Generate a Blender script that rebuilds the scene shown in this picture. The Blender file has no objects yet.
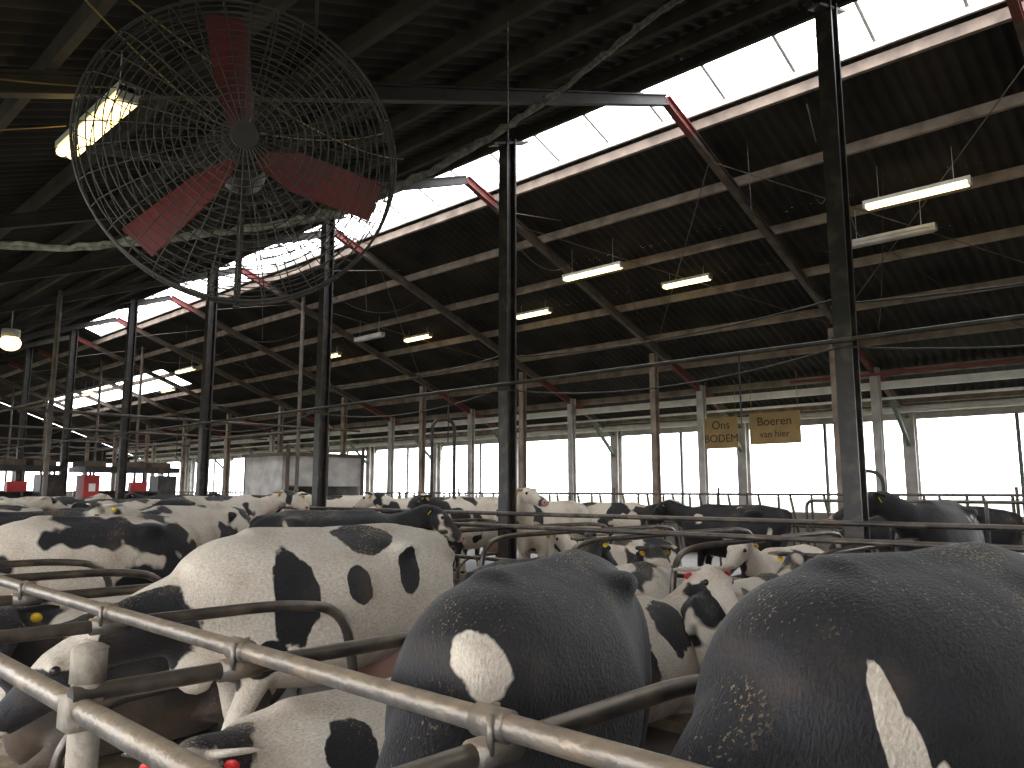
import bpy, bmesh, math, random
from mathutils import Vector, Matrix, noise
random.seed(7)
scn = bpy.context.scene
COL = scn.collection
R = math.radians

# ------------------------------------------------------------------ materials
def new_mat(name):
    m = bpy.data.materials.new(name); m.use_nodes = True
    nt = m.node_tree
    b = nt.nodes['Principled BSDF']
    return m, nt, b
def ramp(nt, fac, stops):
    r = nt.nodes.new('ShaderNodeValToRGB')
    e = r.color_ramp.elements
    e[0].position, e[0].color = stops[0][0], (*stops[0][1], 1)
    e[1].position, e[1].color = stops[1][0], (*stops[1][1], 1)
    for p, c in stops[2:]:
        x = e.new(p); x.color = (*c, 1)
    nt.links.new(fac, r.inputs[0])
    return r.outputs[0]
def objcoord(nt):
    return nt.nodes.new('ShaderNodeTexCoord').outputs['Object']
def noise_fac(nt, scale, detail=4, vec=None):
    n = nt.nodes.new('ShaderNodeTexNoise'); n.inputs['Scale'].default_value = scale
    n.inputs['Detail'].default_value = detail
    nt.links.new(vec if vec is not None else objcoord(nt), n.inputs['Vector'])
    return n.outputs['Fac']
def mixc(nt, fac, a, b, blend='MIX'):
    m = nt.nodes.new('ShaderNodeMix'); m.data_type = 'RGBA'; m.blend_type = blend
    for val, idx in ((fac, 0), (a, 6), (b, 7)):
        if hasattr(val, 'is_linked') or hasattr(val, 'links'): nt.links.new(val, m.inputs[idx])
        elif idx == 0: m.inputs[0].default_value = val
        else: m.inputs[idx].default_value = (*val, 1)
    return m.outputs[2]
def math_n(nt, op, a, b=None, c=None, clamp=False):
    m = nt.nodes.new('ShaderNodeMath'); m.operation = op; m.use_clamp = clamp
    for i, v in enumerate((a, b, c)):
        if v is None: continue
        if isinstance(v, (int, float)): m.inputs[i].default_value = v
        else: nt.links.new(v, m.inputs[i])
    return m.outputs[0]
def bump(nt, b, h, strength=.3, dist=.02):
    n = nt.nodes.new('ShaderNodeBump'); n.inputs['Strength'].default_value = strength
    n.inputs['Distance'].default_value = dist
    nt.links.new(h, n.inputs['Height']); nt.links.new(n.outputs[0], b.inputs['Normal'])
def simple(name, c1, c2=None, scale=6, rough=.7, metal=0, dust=None, dustamt=.6, bmp=0):
    m, nt, b = new_mat(name)
    c2 = c2 or tuple(x * .6 for x in c1)
    f = noise_fac(nt, scale, 5)
    col = ramp(nt, f, [(.35, c1), (.65, c2)])
    if dust:
        g = nt.nodes.new('ShaderNodeNewGeometry')
        s = nt.nodes.new('ShaderNodeSeparateXYZ'); nt.links.new(g.outputs['Normal'], s.inputs[0])
        up = math_n(nt, 'MULTIPLY', s.outputs[2], dustamt, clamp=True)
        n2 = noise_fac(nt, 14, 6)
        k = math_n(nt, 'MULTIPLY', up, math_n(nt, 'MULTIPLY', n2, 2.0), clamp=True)
        n3 = noise_fac(nt, 5, 3)
        k2 = math_n(nt, 'MULTIPLY', math_n(nt, 'SUBTRACT', n3, .52, clamp=True), 3.0, clamp=True)
        k = math_n(nt, 'MAXIMUM', k, k2)
        col = mixc(nt, k, col, dust)
    nt.links.new(col, b.inputs['Base Color'])
    b.inputs['Roughness'].default_value = rough; b.inputs['Metallic'].default_value = metal
    if bmp: bump(nt, b, noise_fac(nt, 30, 6), bmp, .01)
    return m
M = {}
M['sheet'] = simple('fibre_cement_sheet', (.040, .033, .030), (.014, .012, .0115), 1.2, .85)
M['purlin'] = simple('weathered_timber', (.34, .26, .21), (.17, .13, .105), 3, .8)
M['purlin_d'] = simple('shaded_timber', (.055, .044, .034), (.026, .022, .018), 3, .8)  # same purlin timber, near slope's shade put into the colour
M['steel'] = simple('black_steel', (.018, .016, .016), (.035, .026, .022), 5, .5, dust=(.12, .09, .06), dustamt=.3)
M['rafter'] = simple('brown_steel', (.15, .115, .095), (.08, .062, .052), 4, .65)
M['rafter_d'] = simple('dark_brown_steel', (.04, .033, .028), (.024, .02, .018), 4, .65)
M['red'] = simple('red_primer', (.22, .05, .045), (.13, .045, .04), 5, .75)
M['redb'] = simple('bright_red_panel', (.45, .03, .03), (.30, .025, .025), 3, .5)
M['grey'] = simple('pale_painted_post', (.56, .53, .50), (.38, .35, .33), 3, .7)
M['white'] = simple('white_painted', (.80, .76, .72), (.62, .58, .55), 3, .6)
M['pipe'] = simple('galvanised_pipe', (.16, .145, .13), (.09, .078, .07), 8, .45, .5, dust=(.35, .265, .175), dustamt=.8, bmp=.6)
M['pipe_d'] = simple('worn_dark_pipe', (.10, .09, .085), (.055, .048, .045), 8, .38, .65, dust=(.27, .21, .145), dustamt=.5)
M['floor'] = simple('slurry_concrete', (.085, .066, .05), (.045, .035, .027), 1.5, .6, bmp=.4)
M['bed'] = simple('straw_bedding', (.22, .165, .105), (.11, .083, .053), 6, .9, bmp=.8)
M['conc'] = simple('concrete', (.42, .39, .34), (.28, .26, .22), 4, .9, bmp=.4)
M['post'] = simple('crusted_zinc_post', (.28, .245, .20), (.16, .135, .105), 14, .8, .2, dust=(.40, .34, .27), dustamt=.8, bmp=1.0)
M['grass'] = simple('grass', (.17, .19, .13), (.22, .23, .17), .5, .9)
M['wood'] = simple('plank_brown', (.12, .08, .055), (.07, .05, .035), 3, .8)
M['green'] = simple('grey_green_mullion', (.20, .24, .20), (.14, .17, .14), 4, .7)
M['rope'] = simple('dusty_rope', (.24, .22, .19), (.10, .09, .08), 18, .95, bmp=.6)
M['wire'] = simple('cage_wire', (.07, .062, .055), (.04, .035, .032), 5, .6, .3)
M['fanred'] = simple('fan_blade_red', (.17, .025, .025), (.10, .02, .02), 5, .6)
M['orange'] = simple('orange_cable', (.30, .20, .06), (.2, .14, .05), 5, .7)
M['sign'] = simple('sign_canvas', (.42, .28, .12), (.33, .22, .10), 3, .8)
M['sign2'] = simple('sign_text', (.05, .035, .02), (.04, .03, .02), 3, .8)
M['eye'] = simple('hoof_and_eye', (.015, .012, .01), (.03, .025, .02), 8, .25)
M['tag'] = simple('ear_tag_red', (.60, .03, .03), (.5, .02, .02), 3, .5)
M['tagy'] = simple('ear_tag_yellow', (.80, .50, .03), (.7, .45, .02), 3, .5)
def emis(name, c, s):
    m, nt, b = new_mat(name)
    n = noise_fac(nt, 2, 1)
    nt.links.new(ramp(nt, n, [(0, c), (1, c)]), b.inputs['Emission Color'])
    b.inputs['Emission Strength'].default_value = s
    return m
M['tube'] = emis('lamp_glow', (1.0, .74, .27), 5.0)

def coat(name, mode, thr=.5):
    """mode: 'attr' uses the painted 'blk' attribute, 'noise' uses a random pattern"""
    m, nt, b = new_mat(name)
    oc = objcoord(nt)
    if mode == 'attr':
        a = nt.nodes.new('ShaderNodeAttribute'); a.attribute_name = 'blk'
        n = noise_fac(nt, 6, 4, oc)
        v = math_n(nt, 'ADD', a.outputs['Fac'], math_n(nt, 'MULTIPLY', math_n(nt, 'SUBTRACT', n, .5), .95))
        f = math_n(nt, 'MULTIPLY_ADD', v, 16.0, .5, clamp=True)
    else:
        oi = nt.nodes.new('ShaderNodeObjectInfo')
        cx = nt.nodes.new('ShaderNodeVectorMath'); cx.operation = 'ADD'
        cb = nt.nodes.new('ShaderNodeCombineXYZ')
        nt.links.new(math_n(nt, 'MULTIPLY', oi.outputs['Random'], 57.0), cb.inputs[0])
        nt.links.new(math_n(nt, 'MULTIPLY', oi.outputs['Random'], 31.0), cb.inputs[2])
        nt.links.new(oc, cx.inputs[0]); nt.links.new(cb.outputs[0], cx.inputs[1])
        n = noise_fac(nt, 1.9, 2.5, cx.outputs[0])
        f = math_n(nt, 'MULTIPLY_ADD', math_n(nt, 'SUBTRACT', n, thr), 40.0, .5, clamp=True)
    n2 = noise_fac(nt, 3, 6, oc)
    white = ramp(nt, n2, [(.25, (.80, .73, .63)), (.55, (.70, .61, .50)), (.78, (.46, .36, .26))])
    black = ramp(nt, n2, [(.3, (.013, .012, .014)), (.55, (.024, .022, .024)), (.72, (.065, .048, .036))])
    hm = nt.nodes.new('ShaderNodeMapping'); hm.inputs['Scale'].default_value = (30, 110, 45); nt.links.new(oc, hm.inputs[0])
    hair = noise_fac(nt, 1.6, 5, hm.outputs[0])
    col = mixc(nt, f, white, black)
    col = mixc(nt, .8, col, ramp(nt, hair, [(.3, (.62, .60, .58)), (.7, (1, 1, 1))]), 'MULTIPLY')
    pk = nt.nodes.new('ShaderNodeAttribute'); pk.attribute_name = 'pink'
    col = mixc(nt, pk.outputs['Fac'], col, (.52, .30, .24))
    s = nt.nodes.new('ShaderNodeSeparateXYZ'); nt.links.new(oc, s.inputs[0])
    d = math_n(nt, 'MULTIPLY_ADD', s.outputs[2], -1.6, .85, clamp=True)
    d = math_n(nt, 'MULTIPLY', d, math_n(nt, 'MULTIPLY', noise_fac(nt, 6, 5, oc), 1.2), clamp=True)
    col = mixc(nt, d, col, (.20, .14, .09))
    g = nt.nodes.new('ShaderNodeNewGeometry'); s2 = nt.nodes.new('ShaderNodeSeparateXYZ')
    nt.links.new(g.outputs['Normal'], s2.inputs[0])
    mp = nt.nodes.new('ShaderNodeMapping'); mp.inputs['Scale'].default_value = (70, 130, 100); nt.links.new(oc, mp.inputs[0])
    fine = noise_fac(nt, 1.0, 2, mp.outputs[0])
    cl = noise_fac(nt, 3.2, 3, oc)
    thrn = math_n(nt, 'MULTIPLY_ADD', cl, -.70, 1.0)
    sp = math_n(nt, 'GREATER_THAN', fine, thrn)
    sp = math_n(nt, 'MULTIPLY', sp, math_n(nt, 'MULTIPLY_ADD', s2.outputs[2], 2.5, -1.2, clamp=True))
    sp = math_n(nt, 'MULTIPLY', sp, .75)
    col = mixc(nt, sp, col, (.34, .26, .15))
    nt.links.new(col, b.inputs['Base Color'])
    b.inputs['Roughness'].default_value = .62
    b.inputs['Specular IOR Level'].default_value = .28
    b.inputs['Sheen Weight'].default_value = .10; b.inputs['Sheen Roughness'].default_value = .4
    h2 = noise_fac(nt, 4.5, 3, oc)
    bump(nt, b, math_n(nt, 'MULTIPLY_ADD', h2, 2.2, hair), .5, .016)
    return m
M['coat_attr'] = coat('holstein_coat_painted', 'attr')
M['coat_a'] = coat('holstein_coat_mixed', 'noise', .50)
M['coat_w'] = coat('holstein_coat_white', 'noise', .56)
M['coat_b'] = coat('holstein_coat_black', 'noise', .33)

# ------------------------------------------------------------------ mesh helpers
class MB:
    def __init__(s): s.v = []; s.f = []; s.mi = []
    def box(s, c, size, mi=0, rot=None):
        hx, hy, hz = [a / 2 for a in size]; c = Vector(c); o = len(s.v)
        for x in (-hx, hx):
            for y in (-hy, hy):
                for z in (-hz, hz):
                    p = Vector((x, y, z))
                    if rot: p = rot @ p
                    s.v.append(c + p)
        for q in ((0,1,3,2),(4,6,7,5),(0,4,5,1),(2,3,7,6),(0,2,6,4),(1,5,7,3)):
            s.f.append([o + i for i in q]); s.mi.append(mi)
    def beam(s, p0, p1, w, h, mi=0, off=(0, 0)):
        p0, p1 = Vector(p0), Vector(p1); t = (p1 - p0); L = t.length; t.normalize()
        up = Vector((0, 0, 1)) if abs(t.z) < .95 else Vector((1, 0, 0))
        sd = t.cross(up).normalized(); up = sd.cross(t)
        rot = Matrix((t, sd, up)).transposed()
        s.box((p0 + p1) / 2 + sd * off[0] + up * off[1], (L, w, h), mi, rot)
    def ibeam(s, p0, p1, w, h, mi=0, th=.014):
        s.beam(p0, p1, w, th, mi, (0, h / 2 - th / 2)); s.beam(p0, p1, w, th, mi, (0, -h / 2 + th / 2))
        s.beam(p0, p1, th, h - 2 * th, mi)
    def tube(s, st, side=(0, 1, 0), n=16, mi=0, cap=.45):
        """st: list of (pt, r_side, r_up)"""
        sv = Vector(side); P = [Vector(a[0]) for a in st]; k = len(P)
        rings = []
        def frame(i):
            t = (P[min(i + 1, k - 1)] - P[max(i - 1, 0)]).normalized()
            sd = sv - t * sv.dot(t)
            if sd.length < 1e-4: sd = t.orthogonal()
            sd.normalize(); return t, sd, sd.cross(t)
        t, sd, up = frame(0); rs, ru = st[0][1:]
        m = min(rs, ru) * cap
        rings.append((P[0] - t * m, sd, up, rs * .55, ru * .55))
        for i in range(k):
            t, sd, up = frame(i); rings.append((P[i], sd, up, st[i][1], st[i][2]))
        m = min(st[-1][1:]) * cap
        rings.append((P[-1] + t * m, sd, up, st[-1][1] * .55, st[-1][2] * .55))
        o = len(s.v)
        for c, sd, up, a, b in rings:
            for j in range(n):
                th = 2 * math.pi * j / n
                s.v.append(c + sd * (a * math.cos(th)) + up * (b * math.sin(th)))
        for i in range(len(rings) - 1):
            for j in range(n):
                s.f.append([o + i * n + j, o + i * n + (j + 1) % n, o + (i + 1) * n + (j + 1) % n, o + (i + 1) * n + j]); s.mi.append(mi)
        s.f.append([o + j for j in range(n)][::-1]); s.mi.append(mi)
        s.f.append([o + (len(rings) - 1) * n + j for j in range(n)]); s.mi.append(mi)
    def cyl(s, p0, p1, r, n=14, mi=0):
        p0, p1 = Vector(p0), Vector(p1); t = (p1 - p0).normalized(); a = t.orthogonal().normalized(); b = t.cross(a)
        o = len(s.v)
        for c in (p0, p1):
            for j in range(n):
                th = 2 * math.pi * j / n; s.v.append(c + a * r * math.cos(th) + b * r * math.sin(th))
        for j in range(n): s.f.append([o + j, o + (j + 1) % n, o + n + (j + 1) % n, o + n + j]); s.mi.append(mi)
        s.f.append([o + j for j in range(n)][::-1]); s.mi.append(mi)
        s.f.append([o + n + j for j in range(n)]); s.mi.append(mi)
    def blob(s, c, r, mi=0, n=14, m=9):
        c = Vector(c); o = len(s.v)
        for i in range(1, m):
            ph = math.pi * i / m
            for j in range(n):
                th = 2 * math.pi * j / n
                s.v.append(c + Vector((r[0] * math.sin(ph) * math.cos(th), r[1] * math.sin(ph) * math.sin(th), r[2] * math.cos(ph))))
        top = len(s.v); s.v.append(c + Vector((0, 0, r[2]))); bot = top + 1; s.v.append(c - Vector((0, 0, r[2])))
        for i in range(m - 2):
            for j in range(n):
                s.f.append([o + i * n + j, o + (i + 1) * n + j, o + (i + 1) * n + (j + 1) % n, o + i * n + (j + 1) % n]); s.mi.append(mi)
        for j in range(n):
            s.f.append([top, o + j, o + (j + 1) % n]); s.mi.append(mi)
            q = o + (m - 2) * n; s.f.append([bot, q + (j + 1) % n, q + j]); s.mi.append(mi)
    def mesh(s, name, mats, smooth=False):
        me = bpy.data.meshes.new(name); me.from_pydata([tuple(v) for v in s.v], [], s.f)
        for m in mats: me.materials.append(m)
        me.polygons.foreach_set('material_index', s.mi)
        bm = bmesh.new(); bm.from_mesh(me); bmesh.ops.recalc_face_normals(bm, faces=bm.faces); bm.to_mesh(me); bm.free()
        if smooth: me.polygons.foreach_set('use_smooth', [True] * len(me.polygons))
        me.update(); return me
    def obj(s, name, mats, smooth=False, loc=None, parent=None):
        o = bpy.data.objects.new(name, s.mesh(name, mats, smooth)); COL.objects.link(o)
        if loc: o.location = loc
        if parent: o.parent = parent
        return o

def fillet(pts, r, n=7):
    P = [Vector(p) for p in pts]; out = [P[0]]
    for i in range(1, len(P) - 1):
        a, b, c = P[i - 1], P[i], P[i + 1]
        rr = min(r, (a - b).length * .49, (c - b).length * .49)
        p = b + (a - b).normalized() * rr; q = b + (c - b).normalized() * rr
        for k in range(n + 1):
            t = k / n; out.append((1 - t) ** 2 * p + 2 * t * (1 - t) * b + t * t * q)
    out.append(P[-1]); return out
def pipes(name, lines, r, mat, link=True, res=4, parent=None):
    cu = bpy.data.curves.new(name, 'CURVE'); cu.dimensions = '3D'; cu.bevel_depth = r; cu.bevel_resolution = res; cu.use_fill_caps = True
    for L in lines:
        sp = cu.splines.new('POLY'); sp.points.add(len(L) - 1)
        for i, p in enumerate(L): sp.points[i].co = (*p, 1)
    t = bpy.data.objects.new('tmp', cu); COL.objects.link(t)
    dg = bpy.context.evaluated_depsgraph_get()
    me = bpy.data.meshes.new_from_object(t.evaluated_get(dg)); me.name = name
    bpy.data.objects.remove(t); bpy.data.curves.remove(cu)
    me.materials.clear(); me.materials.append(mat)
    me.polygons.foreach_set('use_smooth', [True] * len(me.polygons))
    if not link: return me
    o = bpy.data.objects.new(name, me); COL.objects.link(o)
    if parent: o.parent = parent
    return o
def sag(p0, p1, s, n=20):
    p0, p1 = Vector(p0), Vector(p1)
    return [p0.lerp(p1, i / n) - Vector((0, 0, s * 4 * (i / n) * (1 - i / n))) for i in range(n + 1)]

# ------------------------------------------------------------------ barn shell
XR, ZR, SL = 9.0, 7.35, .375
def zroof(x): return ZR - SL * abs(x - XR)
Y0, Y1 = -9.0, 50.0
XW, XN = 19.5, -2.0
def corr(mb, x0, x1, y0, y1, nx=1, mi=0):
    per = .177; ny = max(2, int((y1 - y0) / per * 6)); o = len(mb.v)
    for j in range(ny + 1):
        y = y0 + (y1 - y0) * j / ny; w = .028 * math.sin(2 * math.pi * y / per)
        for i in range(nx + 1):
            x = x0 + (x1 - x0) * i / nx
            mb.v.append(Vector((x, y, zroof(x) + .14 + w)))
    for j in range(ny):
        for i in range(nx):
            a = o + j * (nx + 1) + i
            mb.f.append([a, a + 1, a + nx + 2, a + nx + 1]); mb.mi.append(mi)
rf = MB()
E = 29.5
corr(rf, XN - .3, 8.35, Y0, Y1); corr(rf, 9.65, 12.1, Y0, Y1); corr(rf, 13.3, XW + .3, Y0, Y1)
corr(rf, 8.35, 9.0, E, Y1); corr(rf, 9.0, 9.65, E, Y1)
corr(rf, 12.1, 13.3, Y0, 30); corr(rf, 12.1, 13.3, 45, Y1)
rf.obj('ceiling', [M['sheet']], True)

pl = MB()
x = 8.22
while x > XN:
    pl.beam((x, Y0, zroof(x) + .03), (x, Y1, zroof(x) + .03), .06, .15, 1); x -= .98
x = 9.78
while x < XW + .1:
    pl.beam((x, Y0, zroof(x) + .02), (x, Y1, zroof(x) + .02), .07, .15, 0); x += 1.28
pl.obj('roof_purlins', [M['purlin'], M['purlin_d']])

FY = [5.45 + 4.13 * k for k in range(-3, 11)]
for y in FY:
    r = MB()
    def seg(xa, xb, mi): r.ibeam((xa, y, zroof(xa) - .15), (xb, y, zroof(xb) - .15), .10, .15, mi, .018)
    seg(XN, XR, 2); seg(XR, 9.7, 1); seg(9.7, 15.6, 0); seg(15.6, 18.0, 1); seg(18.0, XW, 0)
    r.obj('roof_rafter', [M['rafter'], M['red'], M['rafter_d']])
br = []
for i in range(len(FY) - 1):
    if i % 2 == 1 or i == 2:
        for a, b in ((10.2, 15.0), (15.0, 10.2)):
            br.append([Vector((a, FY[i], zroof(a) - .22)), Vector((b, FY[i + 1], zroof(b) - .22))])
for k in range(10):
    y = 2.78 + 4.74 * k
    br.append([Vector((8.0, y + .3, 5.9)), Vector((10.6, y + 1.2, zroof(10.6) - .1))])
pipes('bracing_rods', br, .008, M['rafter'])
rs = MB()
y = Y0 + .5
while y < E:
    rs.beam((8.3, y, zroof(8.3) + .2), (9.0, y, ZR + .2), .04, .05); rs.beam((9.0, y, ZR + .2), (9.7, y, zroof(9.7) + .2), .04, .05)
    y += 1.03
rs.beam((9, Y0, ZR + .2), (9, E, ZR + .2), .05, .05)
rs.beam((8.33, Y0, zroof(8.33) + .14), (8.33, E, zroof(8.33) + .14), .04, .10)
rs.beam((9.67, Y0, zroof(9.67) + .14), (9.67, E, zroof(9.67) + .14), .04, .10)
rs.obj('ridge_vent_frame', [M['grey']])

for k in range(-2, 10):
    y = 2.78 + 4.74 * k
    c = MB(); zt = zroof(7.9) - .02
    c.ibeam((7.9, y, 0), (7.9, y, zt), .17, .20, 0, .03)
    c.box((7.9, y, .01), (.28, .30, .02)); c.beam((7.55, y, zroof(7.55) - .1), (8.3, y, zroof(8.3) - .1), .14, .03)
    for zz in (1.21, 1.38, 3.18): c.box((7.79, y, zz), (.03, .19, .1))
    c.obj('steel_column', [M['steel']])
for y in [FY[3] + 4.13 * k + .1 for k in range(-2, 11)]:
    c = MB(); zt = zroof(15.1) - .22
    c.ibeam((15.1, y, 0), (15.1, y, zt), .14, .16, 0, .025)
    c.obj('inner_post', [M['purlin']])
for y in FY:
    c = MB(); c.ibeam((XW - .3, y, 0), (XW - .3, y, zroof(XW - .3) - .05), .26, .26, 0, .05)
    c.ibeam((17.05, y, 0), (17.05, y, zroof(17.05) - .05), .17, .17, 0, .04)
    c.beam((XW - .3, y, zroof(XW - .3) - .9), (XW - 1.6, y, zroof(XW - 1.6) - .2), .08, .08, 1)
    c.obj('wall_post', [M['grey'], M['green']])
w = MB()
w.box((XW, (Y0 + Y1) / 2, .55), (.15, Y1 - Y0, 1.1), 0)
w.box((XW, (Y0 + Y1) / 2, 1.12), (.2, Y1 - Y0, .05), 1)
w.box((XW, (Y0 + Y1) / 2, 3.46), (.12, Y1 - Y0, .24), 1)
y = FY[0]
while y < Y1:
    w.box((XW, y + 2.06, 2.25), (.07, .07, 2.2), 2); y += 4.13
w.obj('wall_right', [M['conc'], M['grey'], M['green']])
ev = MB(); ev.beam((17.2, Y0, 3.90), (17.2, Y1, 3.90), .10, .16, 0); ev.cyl((18.6, Y0, 3.50), (18.6, Y1, 3.50), .08, 12, 0); ev.beam((17.2, Y0, 3.62), (17.2, Y1, 3.62), .05, .05, 0)
ev.obj('eave_beam', [M['white']])
w = MB()
w.box((XN, (Y0 + Y1) / 2, .35), (.15, Y1 - Y0, .7), 0)  # out-of-view parapet, kept low to let more light onto the near cows
for y in FY: w.box((XN, y, 1.6), (.15, .2, 3.2), 0)
w.obj('wall_left', [M['conc']])
def gable(name, y, z0, z1, op):
    g = MB()
    if op:
        g.box(((XN + XW) / 2, y, z0 / 2), (XW - XN, .15, z0), 0)
        x = XN
        while x <= XW: g.box((x, y, (z0 + z1) / 2), (.14, .14, z1 - z0), 1); x += 1.8
    o = len(g.v); pts = [(XN, z1), (XW, z1), (XW, zroof(XW) + .1), (XR, ZR + .1), (XN, zroof(XN) + .1)]
    for yy in (y - .05, y + .05):
        for p in pts: g.v.append(Vector((p[0], yy, p[1])))
    g.f += [[o, o + 1, o + 2, o + 3, o + 4], [o + 9, o + 8, o + 7, o + 6, o + 5]]; g.mi += [2, 2]
    return g.obj(name, [M['conc'], M['grey'], M['sheet']])
gable('wall_back', Y1, 1.6, 3.3, True)
g = gable('wall_front', Y0, 0.0, 0.0, False)

fl = MB(); fl.box(((XN + XW) / 2, (Y0 + Y1) / 2, -.1), (XW - XN + .4, Y1 - Y0 + .4, .2)); fl.obj('floor', [M['floor']])
gr = MB(); gr.box((9, 20, -.35), (400, 400, .1)); gr.obj('ground', [M['grass']])
for (xa, xb, zz) in ((.5, 2.65, .02), (4.95, 7.75, .08), (8.05, 10.9, .08)):
    b = MB(); b.box(((xa + xb) / 2, 18, zz / 2), (xb - xa, 50, zz)); b.obj('cubicle_bed', [M['bed']])

# ------------------------------------------------------------------ lamps
def lamp(x, y, z, L=1.3, lit=True):
    m = MB()
    m.box((0, 0, .05), (.14, L, .05), 0); m.box((0, -L / 2 + .02, .015), (.12, .04, .09), 0); m.box((0, L / 2 - .02, .015), (.12, .04, .09), 0)
    m.cyl((-.035, -L / 2 + .04, -.01), (-.035, L / 2 - .04, -.01), .036, 12, 1); m.cyl((.035, -L / 2 + .04, -.01), (.035, L / 2 - .04, -.01), .036, 12, 1)
    zt = zroof(x) - z
    for yy in (-L * .35, L * .35): m.cyl((0, yy, .06), (0, yy, zt), .004, 6, 0)
    m.obj('fluorescent_light', [M['grey'], M['tube'] if lit else M['grey']], loc=(x, y, z))
lamp(1.70, 5.62, 4.22, 1.25)
for y in (2.97, 8.7, 26.5, 36): lamp(11.5, y, 5.84, 1.40)
for y in (7.42, 11.38, 15.45, 19.55, 31): lamp(12.8, y, 5.67, 1.05)
lamp(12.3, 3.6, 5.55, 1.34, False)
lamp(12.0, 16.5, 5.7, 1.2, False)
m = MB(); m.blob((0, 0, 0), (.2, .2, .16), 1); m.cyl((0, 0, .12), (0, 0, .28), .17, 16, 0); m.cyl((0, 0, .2), (0, 0, zroof(4.2) - 4.7), .01, 6, 0)
m.obj('pendant_lamp', [M['grey'], M['tube']], True, loc=(4.25, 18.2, 4.7))

# ------------------------------------------------------------------ fan
fan = bpy.data.objects.new('barn_fan', None); COL.objects.link(fan)
d = Vector((-.45, -.89, -.06)).normalized(); up = Vector((0, 0, 1)); xr = up.cross(d).normalized(); upv = d.cross(xr)
fan.matrix_world = Matrix.Translation((1.50, 3.00, 3.14)) @ Matrix((xr, upv, d)).transposed().to_4x4()
RF = .65
def ring(r, z, n=64): return [Vector((r * math.cos(2 * math.pi * i / n), r * math.sin(2 * math.pi * i / n), z)) for i in range(n + 1)]
def zf(r): return .05 + .16 * math.sqrt(max(0, 1 - (r / RF) ** 2))
lines = []
for i in range(20): lines.append(ring(.055 + (RF - .055) * i / 19, zf(.055 + (RF - .055) * i / 19)))
for i in range(13): lines.append(ring(.12 + (RF - .12) * i / 12, -zf(.12 + (RF - .12) * i / 12)))
lines.append(ring(RF, .0))
for k in range(36):
    a = 2 * math.pi * k / 36; c, s = math.cos(a), math.sin(a)
    L = [Vector((r * c, r * s, zf(r))) for r in [.055 + (RF - .055) * i / 14 for i in range(15)]]
    L += [Vector((r * c, r * s, -zf(r))) for r in [RF - (RF - .12) * i / 14 for i in range(15)]]
    lines.append(L)
pipes('cage', lines, .0027, M['wire'], res=1, parent=fan)
pipes('frame_ring', [ring(RF, .05), ring(RF, -.05)], .006, M['wire'], res=2, parent=fan)
m = MB()
m.cyl((0, 0, -.28), (0, 0, -.04), .10, 24, 0); m.cyl((0, 0, -.04), (0, 0, .06), .055, 20, 0); m.cyl((0, 0, .195), (0, 0, .215), .055, 20, 0)
m.beam((-.64, 0, -.22), (.64, 0, -.22), .025, .03); m.beam((0, -.64, -.22), (0, .64, -.22), .03, .025)
m.obj('motor', [M['steel']], parent=fan)
m = MB()
for ang in (228, 346, 100):
    a = R(ang); o = len(m.v); n = 10
    rd = Vector((math.cos(a), math.sin(a), 0)); tg = Vector((-math.sin(a), math.cos(a), 0)); ax = Vector((0, 0, 1))
    for side in (.004, -.004):
        for i in range(n + 1):
            r = .06 + (.59 - .06) * i / n; tw = R(42 - 22 * i / n); ch = .07 + .10 * min(1, i / 3) + .01 * i / n
            cd = tg * math.cos(tw) + ax * math.sin(tw); nn = rd.cross(cd)
            for j in range(5):
                t = j / 4 - .5
                m.v.append(rd * r + cd * ch * t + nn * (side + .02 * (1 - 4 * t * t)))
    q = (n + 1) * 5
    for i in range(n):
        for j in range(4):
            b = o + i * 5 + j
            m.f.append([b, b + 1, b + 6, b + 5]); m.mi.append(0)
            m.f.append([q + b + 5, q + b + 6, q + b + 1, q + b]); m.mi.append(0)
m.obj('blades', [M['fanred']], True, parent=fan)
hang = [[Vector((-.28, .57, 0)), Vector((-.28, 1.60, -.1))], [Vector((.28, .57, 0)), Vector((.28, 1.65, -.1))]]
pipes('hanger_chains', hang, .007, M['wire'], parent=fan)

def smoothline(P, n=8):
    P = [Vector(p) for p in P]; out = []
    for i in range(len(P) - 1):
        a, b, c, dd = P[max(i - 1, 0)], P[i], P[i + 1], P[min(i + 2, len(P) - 1)]
        for k in range(n):
            t = k / n
            out.append(.5 * ((2 * b) + (c - a) * t + (2 * a - 5 * b + 4 * c - dd) * t * t + (3 * b - a - 3 * c + dd) * t ** 3))
    out.append(P[-1]); return out
rp = smoothline([(6.1, 2.9, 6.25), (5.46, 3.14, 5.9), (4.0, 3.48, 4.49), (2.7, 3.6, 3.46), (2.2, 4.4, 3.3), (1.26, 5.87, 3.3), (.2, 8.5, 4.0)], 22)
rp = [p + Vector(noise.noise_vector(p * 6)) * .015 for p in rp]
pipes('hanging_rope', [rp, [p + Vector((.015, .02, .02)) + Vector(noise.noise_vector(p * 9)) * .035 for p in rp], [p + Vector((-.01, .0, .015)) + Vector(noise.noise_vector(p * 17)) * .04 for p in rp]], .016, M['rope'])
cab = [sag((.6, 3.5, 4.12), (2.0, 4.4, 3.95), .05), sag((2.0, 4.4, 3.95), (4.5, 6, 5.3), .1), sag((-.6, 4.5, 3.6), (1.70, 5.05, 4.30), .1),
       sag((.2, 3, 3.95), (6, 7.6, 6.0), .3), sag((-.3, 6, 3.75), (1.6, 5.9, 4.29), .08)]
pipes('orange_power_cable', cab, .005, M['orange'])
pipes('water_pipe', [[Vector((7.74, Y0 + .2, 3.18)), Vector((7.74, 45, 3.18))]], .025, M['steel'])
cb = []
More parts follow.
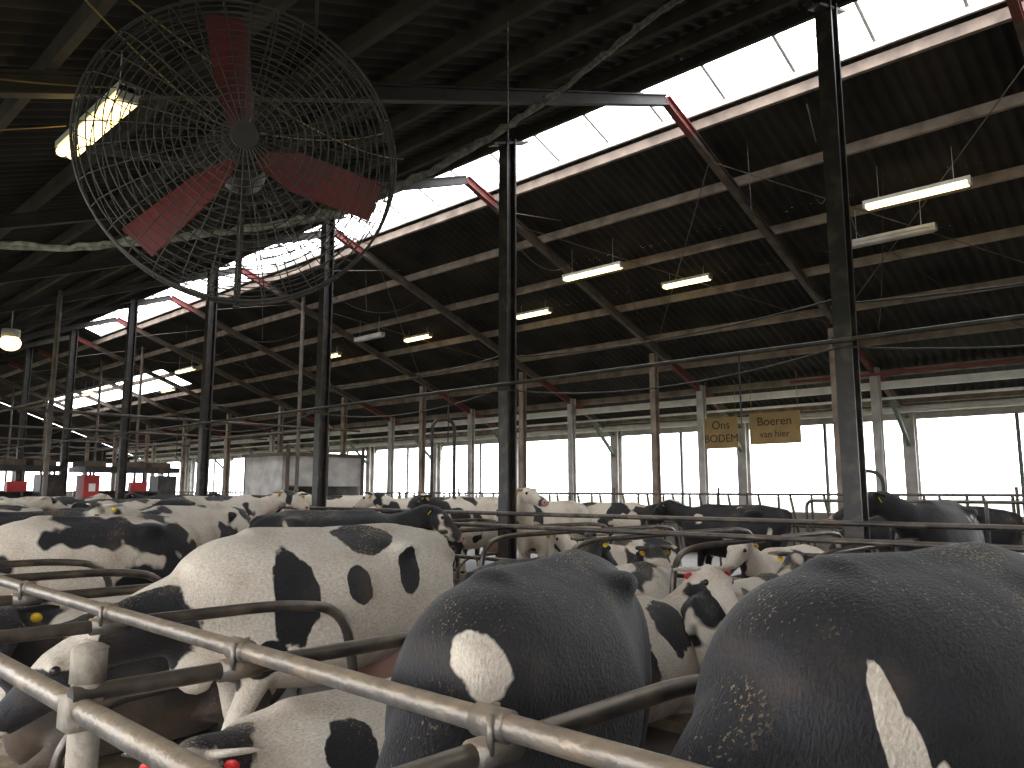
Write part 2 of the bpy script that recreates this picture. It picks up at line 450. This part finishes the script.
for k in range(-1, 9):
    y = 2.78 + 4.74 * k
    cb.append(sag((7.75, y, 3.12), (7.75, y + 4.74, 3.12), .22)); cb.append(sag((8.05, y, 3.7), (8.05, y + 4.74, 3.62), .12))
    cb.append([Vector((7.76, y + 1.1, 3.18)), Vector((7.76, y + 1.1, 2.4))])
pipes('sagging_cable', cb, .010, M['steel'])
# thin power leads strung between columns, roof and lamps
tc = []
for k in range(0, 7):
    y = 2.78 + 4.74 * k
    tc.append(sag((8.0, y, 5.4), (11.5, y + 1.6, 6.2), .35)); tc.append(sag((11.5, y + .6, 6.3), (15.0, y + 1.9, 4.7), .4))
    tc.append([Vector((10.3, y + 2.1, zroof(10.3) - .02)), Vector((10.35, y + 2.1, zroof(10.3) - 1.1))])
tc.append(sag((7.9, 2.9, 6.6), (12.8, 4.1, 5.9), .8)); tc.append(sag((12.8, 4.1, 5.9), (15.1, 1.4, 3.9), .3))
tc.append(sag((4.2, 4.0, 5.5), (7.9, 7.5, 6.6), .5)); tc.append(sag((3.2, 6.5, 5.1), (7.9, 12.2, 6.5), .7))
pipes('strung_power_lead', tc, .006, M['steel'], res=2)
w = MB()
for (xa, za) in ((4.5, 3.4), (10.6, 3.2), (5.8, 3.9)):
    w.cyl((xa, 16, za), (xa, 46, za), .03, 8)
for y in (17.5, 22.5, 28, 32, 38.5, 44):
    w.cyl((3.5, y, 3.3), (12.5, y, 3.3), .03, 8); w.cyl((4.9, y, 0), (4.9, y, zroof(4.9)), .05, 8); w.cyl((10.6, y, 0), (10.6, y, zroof(10.6)), .05, 8)
w.obj('overhead_pipework', [M['rafter']])
w = MB(); w.cyl((16.4, Y0 + .2, 4.05), (16.4, 7, 4.05), .035, 10); w.obj('red_supply_pipe', [M['red']])

# ------------------------------------------------------------------ cubicles
PY = [1.29 + 1.18 * k for k in range(-5, 30)]
def divider_mesh(mat, flip=1):
    f = lambda P: [Vector((flip * a, 0, b)) for a, b in P]
    l1 = fillet(f([(0, 1.12), (1.35, 1.115), (1.74, 1.06), (1.84, .54), (.95, .50), (.72, .32), (.70, .02)]), .2)
    return pipes('divider', [l1], .028, mat, link=False)
dm1 = divider_mesh(M['pipe_d']); dm2 = divider_mesh(M['pipe_d'], -1)
def put(name, me, loc):
    o = bpy.data.objects.new(name, me); COL.objects.link(o); o.location = loc; return o
for y in PY:
    if y > -2: put('cubicle_divider', dm1, (.8, y, 0))
    put('cubicle_divider', dm2, (7.70, y, .08)); 
    put('cubicle_divider', dm1, (8.1, y, .08))
pipes('neck_rail', [[Vector((1.31, -4, 1.175)), Vector((1.31, 34, 1.175))]], .029, M['pipe'], res=6)
m = MB()
for y in PY:
    if y < -2 or y > 12: continue
    m.cyl((1.31, y - .05, 1.175), (1.31, y + .05, 1.175), .037, 20)
    m.cyl((1.24, y, 1.118), (1.38, y, 1.116), .036, 20); m.box((1.31, y, 1.146), (.05, .05, .07))
    m.cyl((1.35, y + .03, 1.12), (1.35, y + .03, 1.205), .009, 8); m.cyl((1.27, y - .03, 1.12), (1.27, y - .03, 1.205), .009, 8)
m.obj('pipe_clamps', [M['pipe']], True)
pipes('front_rail', [[Vector((.83, -4, 1.08)), Vector((.83, 34, 1.08))]], .034, M['pipe'], res=6)
pipes('neck_rail', [[Vector((6.9, -6, 1.26)), Vector((6.9, 40, 1.26))]], .026, M['pipe_d'])
pipes('head_rails', [[Vector((7.74, -6, z)), Vector((7.74, 40, z))] for z in (.75, 1.21, 1.38)], .028, M['pipe_d'])
for i, y in enumerate(PY):
    if y > -2 and (i % 2 == 0):
        m = MB(); m.cyl((.85, y + .02, 0), (.85, y + .02, 1.21), .043, 20); m.cyl((.85, y + .02, 1.15), (.85, y + .02, 1.24), .049, 20)
        m.blob((.85, y + .02, 1.24), (.049, .049, .02)); m.box((.835, y + .02, 1.07), (.09, .09, .09))
        m.obj('rail_post', [M['post']], True)
def gate(x0, y0, x1, y1, h=1.55, bars=5):
    a, b = Vector((x0, y0, 0)), Vector((x1, y1, 0)); U = Vector((0, 0, 1))
    L = [fillet([a + U * .02, a + U * h, b + U * h, b + U * .02], .12)]
    for i in range(bars): z = .3 + (h - .35) * i / bars; L.append([a + U * z, b + U * z])
    n = int((b - a).length / .9)
    for i in range(1, n): p = a.lerp(b, i / n); L.append([p, p + U * h])
    pipes('barn_gate', L, .022, M['pipe_d'])
gate(11.1, 1.2, 11.1, 4.6); gate(11.1, -2.6, 11.1, .9); gate(3.0, 24.5, 4.8, 24.5)
L = []
for z in (.5, 1.05, 1.62): L.append([Vector((13.9, -8, z)), Vector((13.9, 46, z))])
y = -8
while y < 46:
    L.append([Vector((13.9, y, .5)), Vector((13.9, y + .02, 1.62))]); L.append([Vector((13.9, y + .2, .5)), Vector((13.9, y + .42, 1.62))]); y += .62
for k in range(-3, 19): L.append([Vector((13.9, 2.5 * k, 0)), Vector((13.9, 2.5 * k, 1.75))])
pipes('feed_fence', L, .024, M['rafter'], res=2)
pipes('water_hoop', [fillet([(11.4, 13.2, 0), (11.4, 13.2, 3.3), (11.9, 13.0, 3.3), (11.9, 13.0, 0)], .3)], .04, M['steel'])
pipes('water_hoop', [fillet([(12.9, 4.6, 0), (12.9, 4.6, 2.0), (12.9, 4.1, 2.0), (12.9, 4.1, 1.5)], .25)], .03, M['steel'])

def sign(y0, y1, z0, z1, txts):
    e = bpy.data.objects.new('hanging_sign', None); COL.objects.link(e); e.location = (16.8, (y0 + y1) / 2, (z0 + z1) / 2)
    b = MB(); b.box((0, 0, 0), (.03, y1 - y0, z1 - z0)); 
    for s in (-1, 1): b.cyl((0, s * ((y1 - y0) / 2 - .05), (z1 - z0) / 2), (0, s * ((y1 - y0) / 2 - .05), (z1 - z0) / 2 + .9), .005, 6)
    b.obj('board', [M['sign']], parent=e)
    for t, sz, dz in txts:
        c = bpy.data.curves.new('lettering', 'FONT'); c.body = t; c.size = sz; c.align_x = 'CENTER'; c.align_y = 'CENTER'; c.extrude = .003
        c.materials.append(M['sign2'])
        o = bpy.data.objects.new('lettering', c); COL.objects.link(o); o.parent = e; o.location = (-.02, 0, dz)
        o.rotation_euler = (R(90), 0, R(-90))
sign(8.50, 9.36, 2.68, 3.42, [('Ons', .28, .18), ('BODEM', .26, -.14)])
sign(7.0, 8.2, 2.74, 3.46, [('Boeren', .28, .15), ('van hier', .22, -.14)])

# ------------------------------------------------------------------ milking robots / shed far left
def robot(x, y, s=1.0):
    m = MB()
    m.box((0, 0, 1.15), (2.6, 1.3, .12), 0); m.box((-1.2, -.4, .95), (.45, .7, 1.7), 1); m.box((1.1, -.4, .95), (.6, .7, 1.7), 0)
    m.box((-1.2, -.78, 1.48), (.18, .05, .2), 2); m.box((0, .5, .8), (2.6, .08, 1.2), 0); m.box((0, -.1, 1.95), (2.9, 1.5, .14), 0)
    for a in (-1.2, -.4, .4, 1.2): m.cyl((a, -.55, 0), (a, -.55, 2), .035, 8, 0)
    m.cyl((-1.3, -.55, .7), (1.3, -.55, .7), .03, 8, 0)
    for a in (-1.1, .1, .9): m.box((a, -.1, 2.09), (.6, 1.2, .14), 3)
    m.box((.2, -.65, 1.5), (.5, .25, .25), 1)
    m.obj('milking_robot', [M['steel'], M['redb'], M['white'], M['wood']], loc=(x, y, 0)).scale = (s, s, s * 1.2)
robot(6.3, 26.5); robot(9.7, 26.5)
m = MB()
m.box((12.0, 20.4, 1.3), (2.6, .1, 2.6), 0); m.box((10.75, 19.4, 1.3), (.1, 2.0, 2.6), 0); m.box((13.2, 19.4, 1.3), (.1, 2.0, 2.6), 0)
m.box((12.0, 18.4, 2.2), (2.4, .1, .8), 0); m.box((12, 19.4, 2.65), (2.7, 2.2, .1), 1); m.box((11.3, 18.4, .6), (1.0, .1, 1.2), 0)
for a in (10.8, 12.0, 13.2): m.cyl((a, 18.3, 0), (a, 18.3, 2.9), .05, 10, 1)
m.obj('robot_room', [M['grey'], M['wood']])

# ------------------------------------------------------------------ cows
RINGS = [(-.99, 1.30, 1.12, .07), (-.95, 1.36, .95, .16), (-.85, 1.42, .78, .235), (-.68, 1.452, .70, .285), (-.48, 1.46, .67, .315),
         (-.28, 1.45, .62, .35), (0.0, 1.445, .56, .385), (.22, 1.45, .57, .375), (.42, 1.455, .61, .335), (.60, 1.45, .67, .29),
         (.74, 1.41, .74, .24), (.86, 1.33, .84, .17)]
def cow_mesh(name, lying=False, poll=(1.22, 0, 1.46), hd=(.75, 0, -.66), voxel=.03, mats=None, patches=None, invert=False, belly=1.0, tag='tagy', stance=0):
    dz = -.58 if lying else 0
    mb = MB(); n = 24; o = 0; st = []
    for i in range(len(RINGS) - 1):
        a, b, c, d2 = [RINGS[min(max(j, 0), len(RINGS) - 1)] for j in (i - 1, i, i + 1, i + 2)]
        for k in range(3):
            t = k / 3
            st.append([.5 * (2 * b[q] + (c[q] - a[q]) * t + (2 * a[q] - 5 * b[q] + 4 * c[q] - d2[q]) * t * t + (3 * b[q] - a[q] - 3 * c[q] + d2[q]) * t ** 3) for q in range(4)])
    st.append(list(RINGS[-1]))
    for (x, zt, zb, hw) in st:
        zt += dz; zb = max(zb + dz, .03)
        if lying: hw *= 1.14
        hw *= 1 + (belly - 1) * max(0, 1 - abs(x) / .6)
        pw = .82 if abs(x) < .3 else .74
        for j in range(n):
            th = 2 * math.pi * j / n
            sn = math.sin(th); cs = (1 - math.cos(th)) / 2
            cs = cs ** .88 if cs > 0 else 0
            wy = hw * math.copysign(abs(sn) ** pw, sn)
            wy *= (1 + .10 * (cs - .5))
            mb.v.append(Vector((x, wy, zt - (zt - zb) * cs)))
    k = len(st)
    for i in range(k - 1):
        for j in range(n): mb.f.append([i * n + j, i * n + (j + 1) % n, (i + 1) * n + (j + 1) % n, (i + 1) * n + j]); mb.mi.append(0)
    mb.f.append(list(range(n))[::-1]); mb.f.append([(k - 1) * n + j for j in range(n)]); mb.mi += [0, 0]
    for s in (-1, 1):
        mb.blob((-.46, s * .235, 1.345 + dz), (.14, .085, .06)); mb.blob((-.92, s * .12, 1.25 + dz), (.08, .055, .07))
        mb.blob((.50, s * .175, .98 + dz), (.22, .14, .34)); mb.blob((-.66, s * .17, 1.0 + dz), (.28, .14, .32))
    mb.tube([((-.95, 0, 1.39 + dz), .04, .03), ((-.5, 0, 1.46 + dz), .06, .035), ((0, 0, 1.445 + dz), .05, .035), ((.5, 0, 1.465 + dz), .07, .035)])
    P = Vector(poll); low = P.z - dz < 1.2
    base = Vector((.46, 0, 1.09 + dz)); ctl = base + Vector((.42, 0, .0 if low else .14)); neck = []
    for i in range(9):
        t = i / 8; p = (1 - t) ** 2 * base + 2 * t * (1 - t) * ctl + t * t * P
        neck.append((p, .235 - .135 * t ** .85, .33 - .205 * t ** .8))
    mb.tube(neck)
    mb.blob((.74, 0, .86 + dz), (.16, .14, .24))
    h = Vector(hd).normalized(); s_ = h.cross(Vector((0, 0, 1)))
    if s_.length < .1: s_ = Vector((0, -1, 0))
    s_.normalize(); u = s_.cross(h)
    H = [(-.05, .06, .07, 0), (.04, .098, .115, 0), (.15, .112, .130, -.005), (.27, .088, .112, -.012), (.38, .070, .088, -.01), (.46, .076, .074, -.005), (.53, .072, .058, -.005)]
    mb.tube([(P + h * a + u * d_, b, c) for a, b, c, d_ in H], side=s_)
    for s in (-1, 1): mb.blob(P + h * .15 + s_ * s * .085 + u * .055, (.045, .045, .035))
    for s in (-1, 1):
        if not lying:
            f = stance * s
            mb.tube([((.52, s * .17, .95), .10, .17), ((.47, s * .20, .76), .085, .115), ((.50 + f * .5, s * .19, .60), .062, .075), ((.53 + f, s * .185, .44), .055, .06),
                     ((.52 + f, s * .185, .36), .042, .046), ((.52 + f, s * .185, .18), .036, .040), ((.53 + f, s * .185, .11), .048, .052), ((.56 + f, s * .185, .065), .05, .06), ((.575 + f, s * .185, .02), .058, .075)], cap=.1)
            f = -stance * s
            mb.tube([((-.62, s * .16, 1.05), .13, .26), ((-.64, s * .20, .88), .125, .23), ((-.66 + f * .3, s * .205, .72), .095, .15), ((-.76 + f * .7, s * .20, .60), .065, .095), ((-.86 + f, s * .19, .50), .052, .07),
                     ((-.85 + f, s * .19, .38), .042, .05), ((-.83 + f, s * .19, .20), .037, .042), ((-.82 + f, s * .19, .12), .048, .052), ((-.79 + f, s * .19, .07), .05, .06), ((-.77 + f, s * .19, .02), .058, .075)], cap=.1)
        else:
            mb.tube([((.50, s * .22, .42), .12, .18), ((.50, s * .27, .28), .10, .14), ((.72, s * .30, .15), .065, .075), ((.86, s * .28, .10), .06, .06), ((.70, s * .24, .06), .045, .045), ((.55, s * .20, .06), .05, .05)])
            mb.tube([((-.62, s * .24, .44), .16, .26), ((-.45, s * .36, .34), .14, .20), ((-.22, s * .44, .24), .10, .12), ((-.45, s * .46, .15), .08, .09), ((-.75, s * .42, .11), .06, .065), ((-.50, s * .47, .07), .045, .045), ((-.28, s * .48, .06), .055, .05)])
    if not lying:
        mb.tube([((-.93, 0, 1.39), .035, .035), ((-1.01, 0, 1.34), .032, .032), ((-1.06, .01, 1.15), .026, .026), ((-1.05, .02, .85), .025, .025), ((-1.03, .02, .60), .036, .036), ((-1.02, .02, .42), .032, .032)], n=10)
        mb.blob((-.50, 0, .66), (.24, .17, .20))
        for a in (-.4, -.6):
            for s in (-1, 1): mb.tube([((a, s * .08, .52), .026, .026), ((a, s * .085, .42), .02, .02)], n=8)
    else:
        mb.tube([((-.93, 0, .82), .035, .035), ((-1.03, .03, .62), .03, .03), ((-1.03, .12, .3), .028, .028), ((-.92, .30, .06), .032, .032)], n=10)
    me = mb.mesh('tmp', [M['coat_a']])
    t = bpy.data.objects.new('tmp', me); COL.objects.link(t)
    r = t.modifiers.new('r', 'REMESH'); r.mode = 'VOXEL'; r.voxel_size = voxel
    dg = bpy.context.evaluated_depsgraph_get()
    m1 = bpy.data.meshes.new_from_object(t.evaluated_get(dg)); bpy.data.objects.remove(t)
    t = bpy.data.objects.new('tmp', m1); COL.objects.link(t)
    vg = t.vertex_groups.new(name='trunk')
    for v in m1.vertices:
        c = v.co; wgt = min(1, max(0, (c.z - (.72 + dz)) / .15)) * min(1, max(0, (c.x + 1.0) / .15)) * min(1, max(0, (1.05 - c.x) / .2))
        if lying: wgt *= min(1, max(0, (c.z - .3) / .2))
        if wgt > 0: vg.add([v.index], wgt, 'REPLACE')
    hi = voxel < .025
    sm = t.modifiers.new('s', 'SMOOTH'); sm.factor = .5; sm.iterations = 6 if hi else 3
    s2 = t.modifiers.new('s2', 'SMOOTH'); s2.factor = .6; s2.iterations = 26 if hi else 8; s2.vertex_group = 'trunk'
    dg = bpy.context.evaluated_depsgraph_get()
    out = bpy.data.meshes.new_from_object(t.evaluated_get(dg)); bpy.data.objects.remove(t)
    ex = MB()
    ex.v = [v.co.copy() for v in out.vertices]; ex.f = [list(p.vertices) for p in out.polygons]
    ex.mi = [1 if (not lying and sum(ex.v[i].z for i in f) / len(f) < .055) else 0 for f in ex.f]
    for s in (-1, 1):
        ex.blob(P + h * .16 + s_ * s * .106 + u * .045, (.025, .025, .025), 1, 10, 7)
        ex.blob(P + h * .525 + s_ * s * .035 + u * .02, (.018, .016, .016), 1, 8, 6)
        e0 = P + h * .0 + s_ * s * .07 + u * .05; ed = (s_ * s * .9 - h * .25 - u * .15).normalized()
        ex.tube([(e0, .02, .02), (e0 + ed * .06, .042, .016), (e0 + ed * .12, .055, .012), (e0 + ed * .17, .045, .010), (e0 + ed * .215, .012, .006)], side=(h * .6 + u * .8), n=10)
        ex.cyl(e0 + ed * .10 - u * .045 + h * .02, e0 + ed * .10 - u * .045 + h * .028, .032, 10, 2)
    fin = ex.mesh(name, mats or [M['coat_a'], M['eye'], M[tag]], True)
    pk = fin.attributes.new('pink', 'FLOAT', 'POINT'); nose = P + h * .53; vals = []
    for v in fin.vertices:
        c = v.co; dn = (c - nose).length; x = max(0, min(1, (.085 - dn) / .02))
        q = ((c.x + .50) / .28) ** 2 + (c.y / .2) ** 2 + ((c.z - .60) / .2) ** 2
        if not lying: x = max(x, max(0, min(1, (1.05 - q) * 4)) if c.z < .70 else 0)
        vals.append(x * .9)
    pk.data.foreach_set('value', vals)
    if patches:
        bl = fin.attributes.new('blk', 'FLOAT', 'POINT'); vals = []
        for v in fin.vertices:
            c = v.co; best = -1
            for pc, pr in patches:
                e = math.sqrt(sum(((c[q] - pc[q]) / pr[q]) ** 2 for q in range(3)))
                best = max(best, (1 - e))
            best = max(-.6, min(.6, best)); vals.append(-best if invert else best)
        bl.data.foreach_set('value', vals)
    return fin
def place(me, x, y, z, yaw, s=1.0, mat=None):
    o = bpy.data.objects.new('cow', me); COL.objects.link(o); o.location = (x, y, z); o.rotation_euler = (0, 0, R(yaw)); o.scale = (s, s, s)
    if mat:
        o.material_slots[0].link = 'OBJECT'; o.material_slots[0].material = M[mat]
    return o
HA = [M['coat_attr'], M['eye'], M['tag']]
p1 = [((.36, .34, 1.12), (.13, .22, .27)), ((-.20, .12, 1.40), (.19, .18, .13)), ((-.05, .36, 1.16), (.085, .2, .12)), ((-.46, .28, 1.20), (.085, .2, .17)),
      ((1.05, .1, .95), (.24, .3, .26)), ((1.45, 0, .7), (.25, .16, .16)), ((.50, .3, .80), (.12, .12, .10)), ((.62, 0, .72), (.10, .2, .12)), ((-.1, -.3, 1.1), (.4, .2, .3)), ((-.9, -.1, 1.1), (.12, .12, .2)), ((.58, .2, .35), (.1, .1, .14))]
c1 = cow_mesh('cow', poll=(1.27, -.04, .93), hd=(.75, -.15, -.62), voxel=.02, mats=HA, patches=p1, stance=.10)
place(c1, 2.70, 4.15, .0, 180, 1.0)
p2 = [((.86, .20, 1.28), (.11, .16, .13)), ((-.6, -.3, .6), (.2, .2, .2))]
c2 = cow_mesh('cow', poll=(1.14, 0, .68), hd=(.35, 0, -.9), voxel=.02, mats=HA, patches=p2, invert=True, belly=1.08, stance=-.06)
place(c2, 2.24, 1.98, .02, 202, .96)
p3 = [((.68, .27, 1.16), (.040, .2, .13)), ((.64, .27, 1.03), (.045, .2, .14)), ((.57, .27, .90), (.05, .2, .15)), ((.5, .1, .3), (.2, .3, .2))]
c3 = cow_mesh('cow', poll=(1.20, 0, .74), hd=(.45, 0, -.86), voxel=.02, mats=HA, patches=p3, invert=True, belly=1.15, stance=.05)
place(c3, 2.58, .76, .04, 172, 1.0)
p4 = [((-.35, .1, .85), (.16, .3, .16)), ((.3, .3, .7), (.14, .2, .14)), ((1.0, 0, .8), (.3, .3, .3)), ((-.8, 0, .7), (.14, .3, .2)), ((0, -.3, .5), (.3, .2, .3))]
c4 = cow_mesh('cow', lying=True, poll=(1.05, .25, .80), hd=(.5, .6, -.4), voxel=.022, mats=HA, patches=p4)
place(c4, 2.25, 3.05, .02, 180, .88)
p9 = [((-.1, -.3, .5), (.25, .25, .25)), ((.45, -.2, .7), (.2, .3, .2)), ((-.7, 0, .7), (.25, .4, .25)), ((.95, -.2, .8), (.2, .2, .22)), ((.4, .3, .5), (.4, .2, .4)), ((1.12, -.42, .95), (.05, .12, .12))]
c9 = cow_mesh('cow', lying=True, poll=(1.0, -.18, 1.04), hd=(-.35, -.80, -.50), voxel=.022, mats=HA, patches=p9)
place(c9, 4.62, 3.45, .0, -8, 1.0)
SA = cow_mesh('cow_standing', voxel=.032)
SB = cow_mesh('cow_standing_low', poll=(1.22, .1, 1.10), hd=(.7, .15, -.7), voxel=.032, stance=.1)
SC = cow_mesh('cow_standing_turned', poll=(1.08, -.28, 1.50), hd=(.25, -.85, -.45), voxel=.032, stance=-.08)
SD = cow_mesh('cow_standing_looking', poll=(1.02, .26, 1.62), hd=(.15, .90, -.30), voxel=.032, stance=.05)
LA = cow_mesh('cow_lying', lying=True, poll=(1.12, 0, .98), hd=(.8, 0, -.55), voxel=.032)
LB = cow_mesh('cow_lying_turned', lying=True, poll=(1.0, .22, .96), hd=(.3, .8, -.45), voxel=.032)
herd = [
 (SB, 2.6, 7.8, .02, 180, 'coat_a'), (SA, 2.6, 10.1, .02, 180, 'coat_b'), (LB, 2.3, 5.45, .02, 180, 'coat_b'), (LA, 2.3, 6.6, .02, 180, 'coat_a'),
 (SB, 2.6, 12.5, .02, 180, 'coat_a'), (SA, 4.2, 12.4, 0, 20, 'coat_b'), (SA, 4.4, 9.8, 0, 200, 'coat_w'),
 (SA, 5.5, 8.2, 0, -42, 'coat_b'), (LA, 6.1, 5.45, .08, 3, 'coat_b'), (LB, 6.3, 4.5, .08, 0, 'coat_a'), (LA, 6.1, 1.9, .08, 0, 'coat_b'),
 (LA, 6.2, 3.1, .08, 0, 'coat_a'),
 (LA, 6.0, .7, .08, 0, 'coat_a'), (SC, 9.6, 2.5, .08, 183, 'coat_b'), (LA, 9.7, 4.3, .08, 180, 'coat_w'), (LA, 9.7, 6.6, .08, 180, 'coat_a'),
 (SD, 9.95, 8.45, .08, 182, 'coat_w'), (SA, 12.3, 6.4, 0, 100, 'coat_b'), (SB, 12.4, 3.2, 0, 85, 'coat_b'), (SC, 11.9, 11.6, 0, 200, 'coat_w'),
 (SA, 12.3, 8.9, 0, -75, 'coat_a'), (SB, 12.2, 15.5, 0, -60, 'coat_w'), (SC, 9.8, 11.4, .08, 182, 'coat_w'), (SA, 9.6, 13.7, .08, 180, 'coat_w'),
 (SB, 5.9, 13.8, .08, 0, 'coat_a'), (SA, 6.1, 16.5, .08, 0, 'coat_b'), (SA, 9.5, 17.3, .08, 180, 'coat_a'), (SC, 3.9, 16.0, 0, 60, 'coat_a'),
 (SA, 4.0, 20.0, 0, -60, 'coat_w'), (SB, 2.6, 16.0, .02, 180, 'coat_b'), (SA, 6.1, 21.2, .08, 0, 'coat_w'), (SA, 9.6, 22.4, .08, 180, 'coat_b'),
 (SA, 12.0, 23.8, 0, 30, 'coat_a'), (LA, 6.1, 11.3, .08, 0, 'coat_w'), (LA, 9.7, .6, .08, 180, 'coat_b'), (SB, 2.6, 19.5, .02, 180, 'coat_a'),
 (SC, 6.1, 12.5, .08, 0, 'coat_a'), (SA, 9.6, 15.0, .08, 180, 'coat_b'), (SA, 9.8, 10.2, .08, 181, 'coat_a'), (LB, 9.8, 7.5, .08, 180, 'coat_w'),
]
for h in herd: place(h[0], h[1], h[2], h[3], h[4] + random.uniform(-3, 3), random.uniform(.97, 1.03), h[5])

# ------------------------------------------------------------------ world + camera
w = bpy.data.worlds.new('overcast'); scn.world = w; w.use_nodes = True
bg = w.node_tree.nodes['Background']; bg.inputs[0].default_value = (.95, .97, 1.0, 1); bg.inputs[1].default_value = 7.8
cam = bpy.data.cameras.new('camera'); co = bpy.data.objects.new('camera', cam); COL.objects.link(co)
co.location = (0, 0, 1.7); co.rotation_euler = (R(90 + 7.86), 0, R(-46.75)); cam.lens = 27; cam.sensor_width = 36; cam.clip_end = 500; cam.clip_start = .05
scn.camera = co
scn.view_settings.view_transform = 'Standard'
